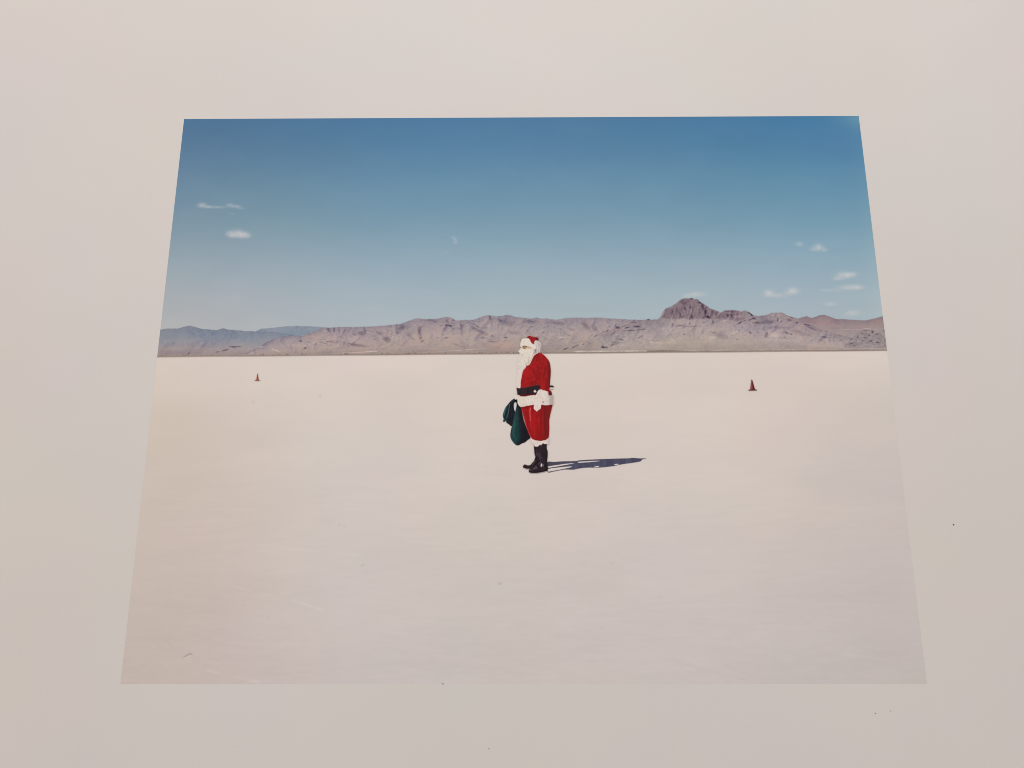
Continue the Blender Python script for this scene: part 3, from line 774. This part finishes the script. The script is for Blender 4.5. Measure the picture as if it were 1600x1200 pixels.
# ------------------------------------------------------------------ mesh building
def s2l(c):
    c = np.clip(c, 0, 255) / 255.0
    return np.where(c <= 0.04045, c / 12.92, ((c + 0.055) / 1.055) ** 2.4)


def link(name, me, parent, m):
    o = bpy.data.objects.new(name, me)
    scene.collection.objects.link(o)
    o.parent = parent
    me.materials.append(m)
    return o


def ink_mesh(name, px, py, faces, ink, layer, parent):
    """flat printed patch: vertices in photograph pixels, laid on the sheet"""
    wx, wy = to_plane(px, py)
    wx = np.clip(wx, -IW / 2, IW / 2)
    wy = np.clip(wy, -IH / 2, IH / 2)
    co = np.stack([wx, wy, np.full_like(wx, TOP + 3e-5 * (layer + 1))], -1)
    return raw_mesh(name, co, faces, ink(px, py), parent)


def raw_mesh(name, co, faces, col, parent):
    me = bpy.data.meshes.new(name)
    me.from_pydata(co.tolist(), [], faces if isinstance(faces, list) else faces.tolist())
    a = me.attributes.new('ink', 'FLOAT_COLOR', 'POINT')
    lin = s2l(col) / EXPO
    lin = lin * np.minimum(1, .93 / lin.max(-1, keepdims=True))      # no ink is whiter than the coating
    rgba = np.concatenate([np.clip(lin, 0.002, .93), np.ones((len(co), 1))], -1).astype(np.float32)
    a.data.foreach_set('color', rgba.ravel())
    me.update()
    return link(name, me, parent, INK)


def grid_faces(nu, nv):
    i = np.arange(nu * nv).reshape(nu, nv)
    return np.stack([i[:-1, :-1], i[1:, :-1], i[1:, 1:], i[:-1, 1:]], -1).reshape(-1, 4)


def up(faces, co):
    """turn faces so that they look up"""
    f = np.array(faces)
    a, b, c = co[f[:, 0]], co[f[:, 1]], co[f[:, 2]]
    n = (b[:, 0] - a[:, 0]) * (c[:, 1] - a[:, 1]) - (b[:, 1] - a[:, 1]) * (c[:, 0] - a[:, 0])
    bad = n < 0
    f[bad] = f[bad][:, ::-1]
    return f


def patch(name, polys, ink, layer, parent, step=.7, grow=.5, holes=()):
    """fill outlines with fine triangles"""
    PX, PY, F, off = [], [], [], 0
    for poly in polys:
        P = np.array(poly)
        area2 = (P[:, 0] * np.roll(P[:, 1], -1) - np.roll(P[:, 0], -1) * P[:, 1]).sum()
        if area2 < 0:
            P = P[::-1]
        t = np.roll(P, -1, 0) - np.roll(P, 1, 0)
        nrm = np.stack([t[:, 1], -t[:, 0]], -1) / (np.hypot(t[:, 0], t[:, 1])[:, None] + 1e-9)
        P = P + nrm * grow
        lo, hi = P.min(0), P.max(0)
        gx, gy = np.meshgrid(np.arange(lo[0], hi[0], step), np.arange(lo[1], hi[1], step))
        gx = gx + (np.arange(gx.shape[0]) % 2)[:, None] * step / 2
        gx, gy = gx.ravel(), gy.ravel()
        ring = [tuple(p) for p in P] + [tuple(P[0])]
        k = inside(gx, gy, P) & (seg_dist(gx, gy, ring) > step * .45)
        pts = [Vector(p) for p in P] + [Vector((a, b)) for a, b in zip(gx[k], gy[k])]
        edges = [(i, (i + 1) % len(P)) for i in range(len(P))]
        for h in holes:
            b0 = len(pts)
            pts += [Vector(p) for p in h]
            edges += [(b0 + i, b0 + (i + 1) % len(h)) for i in range(len(h))]
        v, e, f, *_ = delaunay_2d_cdt(pts, edges, [], 0, 1e-5)
        v = np.array([tuple(q) for q in v])
        f = np.array([t for t in f if len(t) == 3])
        cen = v[f].mean(1)
        keep = inside(cen[:, 0], cen[:, 1], P)
        for h in holes:
            keep &= ~inside(cen[:, 0], cen[:, 1], np.array(h))
        f = f[keep]
        used = np.unique(f)
        remap = np.full(len(v), -1)
        remap[used] = np.arange(len(used))
        v, f = v[used], remap[f]
        flip = np.stack([v[:, 0], -v[:, 1]], -1)
        f = up(f, flip)
        PX.append(v[:, 0]); PY.append(v[:, 1]); F.append(f + off)
        off += len(v)
    return ink_mesh(name, np.concatenate(PX), np.concatenate(PY), np.concatenate(F), ink, layer, parent)


# ------------------------------------------------------------------ the table and the sheet
def box_mesh(name, x0, x1, y0, y1, z0, z1, bev=0.0):
    import bmesh
    bm = bmesh.new()
    bmesh.ops.create_cube(bm, size=1)
    for v in bm.verts:
        v.co = Vector(((x0 + x1) / 2 + v.co.x * (x1 - x0), (y0 + y1) / 2 + v.co.y * (y1 - y0), (z0 + z1) / 2 + v.co.z * (z1 - z0)))
    if bev:
        bmesh.ops.bevel(bm, geom=bm.edges[:], offset=bev, segments=3, affect='EDGES', profile=.5)
    me = bpy.data.meshes.new(name)
    bm.to_mesh(me)
    bm.free()
    return me


table = link('table_top', box_mesh('table_top', -.8, .8, -.5, .5, -.03, -.00003, .003), None, TABLE)
table['kind'] = 'structure'
table['label'] = 'pale grey table top under the photographic print'

prt = bpy.data.objects.new('photographic_print', None)
scene.collection.objects.link(prt)
prt.empty_display_size = .05
prt['label'] = 'large colour photographic print of a red-suited person on a salt flat, wide white border'
prt['category'] = 'photograph'

cy = -0.005
sheet = link('paper_sheet', box_mesh('paper_sheet', -SW / 2, SW / 2, cy - SH / 2, cy + SH / 2, 0, TOP, .00012), prt, PAPER)
sheet['label'] = 'wide white paper border around the printed picture'

# ------------------------------------------------------------------ the printed picture
# sky and salt as sheets that end exactly at the picture's straight edges
hx = np.linspace(-IW / 2, IW / 2, 241)


def plane_y_of(pxf):
    """height on the sheet of the line y = pxf(x) along the columns hx"""
    yy = np.zeros_like(hx)
    for _ in range(12):
        px, py = to_px(hx, yy)
        e = py - pxf(px)
        px2, py2 = to_px(hx, yy + 1e-4)
        yy = yy - e / ((py2 - pxf(px2) - e) / 1e-4)
    return yy


hy = plane_y_of(horizon)


def sheet_between(name, ylo, yhi, nv, ink, layer):
    t = np.linspace(0, 1, nv)
    X = np.repeat(hx[:, None], nv, 1)
    Y = ylo[:, None] * (1 - t) + yhi[:, None] * t
    px, py = to_px(X.ravel(), Y.ravel())
    co = np.stack([X.ravel(), Y.ravel(), np.full(X.size, TOP + 3e-5 * (layer + 1))], -1)
    return raw_mesh(name, co, up(grid_faces(len(hx), nv), co), ink(px, py), prt)


o = sheet_between('sky', hy, np.full_like(hx, IH / 2), 120, cloud_ink, 0)
o['label'] = 'printed blue sky, paler towards the mountains'
hx = np.linspace(-IW / 2, IW / 2, 641)
hy = plane_y_of(horizon)
o = sheet_between('salt_flat', np.full_like(hx, -IH / 2), hy, 300, salt_ink, 0)
o['label'] = 'printed pale salt flat filling the lower half of the picture'


def range_mesh(name, pts, x0, x1, names, layer, label, soft=.7, base=None):
    # stay between the left and right edge of the picture at every height
    nu = int((x1 - x0) / .9)
    u = np.linspace(0, 1, nu)
    xs = x0 + (x1 - x0) * u
    top = ridge(pts, xs) - soft
    bot = horizon(xs) + .3 if base is None else base(xs)
    nv = 70
    t = np.linspace(0, 1, nv)
    px = np.repeat(xs[:, None], nv, 1).ravel()
    py = (top[:, None] * (1 - t) + np.maximum(bot, top + .1)[:, None] * t).ravel()
    wx, wy = to_plane(px, py)
    co = np.stack([np.clip(wx, -IW / 2, IW / 2), wy, np.full_like(wx, TOP + 3e-5 * (layer + 1))], -1)
    f = up(grid_faces(nu, nv), co)
    out = (np.abs(wx[f]) > IW / 2 + 1e-9).all(1)
    ob = raw_mesh(name, co, f[~out], mountains(px, py, names), prt)
    ob['label'] = label
    return ob


range_mesh('mountain', R_HAZE, 400, 560, None, 1, 'faint blue-grey far ridge left of the tan range')
range_mesh('mountain', R_BLUE, 240, 556, None, 2, 'blue-grey far mountains at the left edge of the picture')
range_mesh('mountain', R_PINK, 1228, 1394, None, 2, 'rounded reddish hills at the right edge of the picture')
range_mesh('mountain', R_TAN, 374, 1056, None, 3, 'long folded tan and mauve mountain range behind the person')
range_mesh('mountain', R_BUTTE, 944, 1366, None, 4, 'dark steep crag above pale foothills, highest on the skyline')
range_mesh('mountain', R_ROCK, 1322, 1394, None, 5, 'low speckled rocky hill by the right edge', soft=.2)
range_mesh('shore', R_SHORE, 240, 1396, None, 6, 'thin dark and pale shoreline where salt meets mountains', soft=.2)

# clouds: each its own patch, fading into the sky's ink at its rim
for ci, puffs in enumerate(CLOUDS):
    x0 = min(p[0] - 1.7 * p[2] for p in puffs); x1 = max(p[0] + 1.7 * p[2] for p in puffs)
    y0 = min(p[1] - 1.7 * p[3] for p in puffs); y1 = max(p[1] + 1.5 * p[3] for p in puffs)
    th = np.linspace(0, 2 * math.pi, 40, endpoint=False)
    rr = 1 + .08 * np.sin(3 * th + x0)
    ring = np.stack([(x0 + x1) / 2 + (x1 - x0) / 2 * 1.12 * rr * np.cos(th), (y0 + y1) / 2 + (y1 - y0) / 2 * 1.2 * rr * np.sin(th)], -1)
    patch('cloud', [ring], cloud_ink, .25 + .3 * (ci % 2), prt, 1.1, 0)
o = patch('moon', [MOON], cloud_ink, .35, prt, .8, 1.2)
o['label'] = 'faint pale daytime moon in the middle of the sky'

# traffic cones
for key, lab in (('cone_far', 'small orange cone far off at the left'), ('cone_near', 'larger dark red cone at the right')):
    o = patch('traffic_cone', [OUT[key]], cones, 8, prt, .5, .5)
    o['label'] = lab
    patch('base', [OUT[key + '_base']], cones, 7, o, .5, .5)

# shadow, sack and person
o = patch('cast_shadow', [OUT['shadow']], figure, 1, prt, .9, .5, holes=[fz[::-1] for fz in GAPS])
o['label'] = 'long blue-grey shadow stretching right from the boots'
sack = patch('sack', [OUT['sack']], figure, 3, prt, .7)
sack['label'] = 'dark green cloth sack hanging from the hand'
o = patch('sack_end', [OUT['sack_l']], figure, 2, sack, .7)
o['label'] = 'gathered bunched end of the green sack'
patch('cord', [OUT['cord']], figure, 4, sack, .6)

person = patch('person', [OUT['face'], OUT['coat']], figure, 8, prt, .8, .2)
person['label'] = 'person in red suit with white fur trim and long white beard, in profile'
for nm, key, ly in [('boot', 'far_boot', 9), ('boot', 'boot', 10), ('trousers', 'trousers', 11), ('trouser_cuff', 'trouser_cuff', 12),
                    ('coat', 'coat', 12), ('front_trim', 'front_trim', 13), ('sleeve', 'sleeve', 13), ('belt', 'belt', 14), ('belt_button', 'button', 15), ('belt_bell', 'back_bell', 14),
                    ('coat_hem', 'coat_hem', 15), ('sleeve_cuff', 'cuff', 16), ('glove', 'glove', 17), ('glove', 'far_glove', 14),
                    ('hair', 'hair', 14), ('hat', 'hat', 15), ('face', 'face', 14), ('beard', 'beard', 16), ('hat_brim', 'hat_brim', 17), ('boot_buckle', 'buckle', 12)]:
    patch(nm, [OUT[key]], figure, ly, person, .7)

# specks of dust on the border
for sx, sy, r in [(1490, 820, 1.2), (764, 1170, .9), (692, 1068.5, .9), (1368, 1114.5, .8), (1391, 1111, .7)]:
    th = np.linspace(0, 2 * math.pi, 9, endpoint=False)
    wx, wy = to_plane(sx + r * np.cos(th) * (1 + .25 * np.sin(2 * th + sx)), sy + r * np.sin(th))
    z0 = TOP + (3e-5 if sy < 1068 or sy > 1070 else 1.2e-4)
    n = len(th)
    co = [(a, b, z0) for a, b in zip(wx, wy)] + [(wx.mean() + (a - wx.mean()) * .5, wy.mean() + (b - wy.mean()) * .5, z0 + 1e-4) for a, b in zip(wx, wy)]
    f = [tuple(range(n, 2 * n))[::-1]] + [(i, i + n, (i + 1) % n + n, (i + 1) % n) for i in range(n)]
    me = bpy.data.meshes.new('dust_speck')
    me.from_pydata(co, [], f)
    link('dust_speck', me, prt, SPECK)
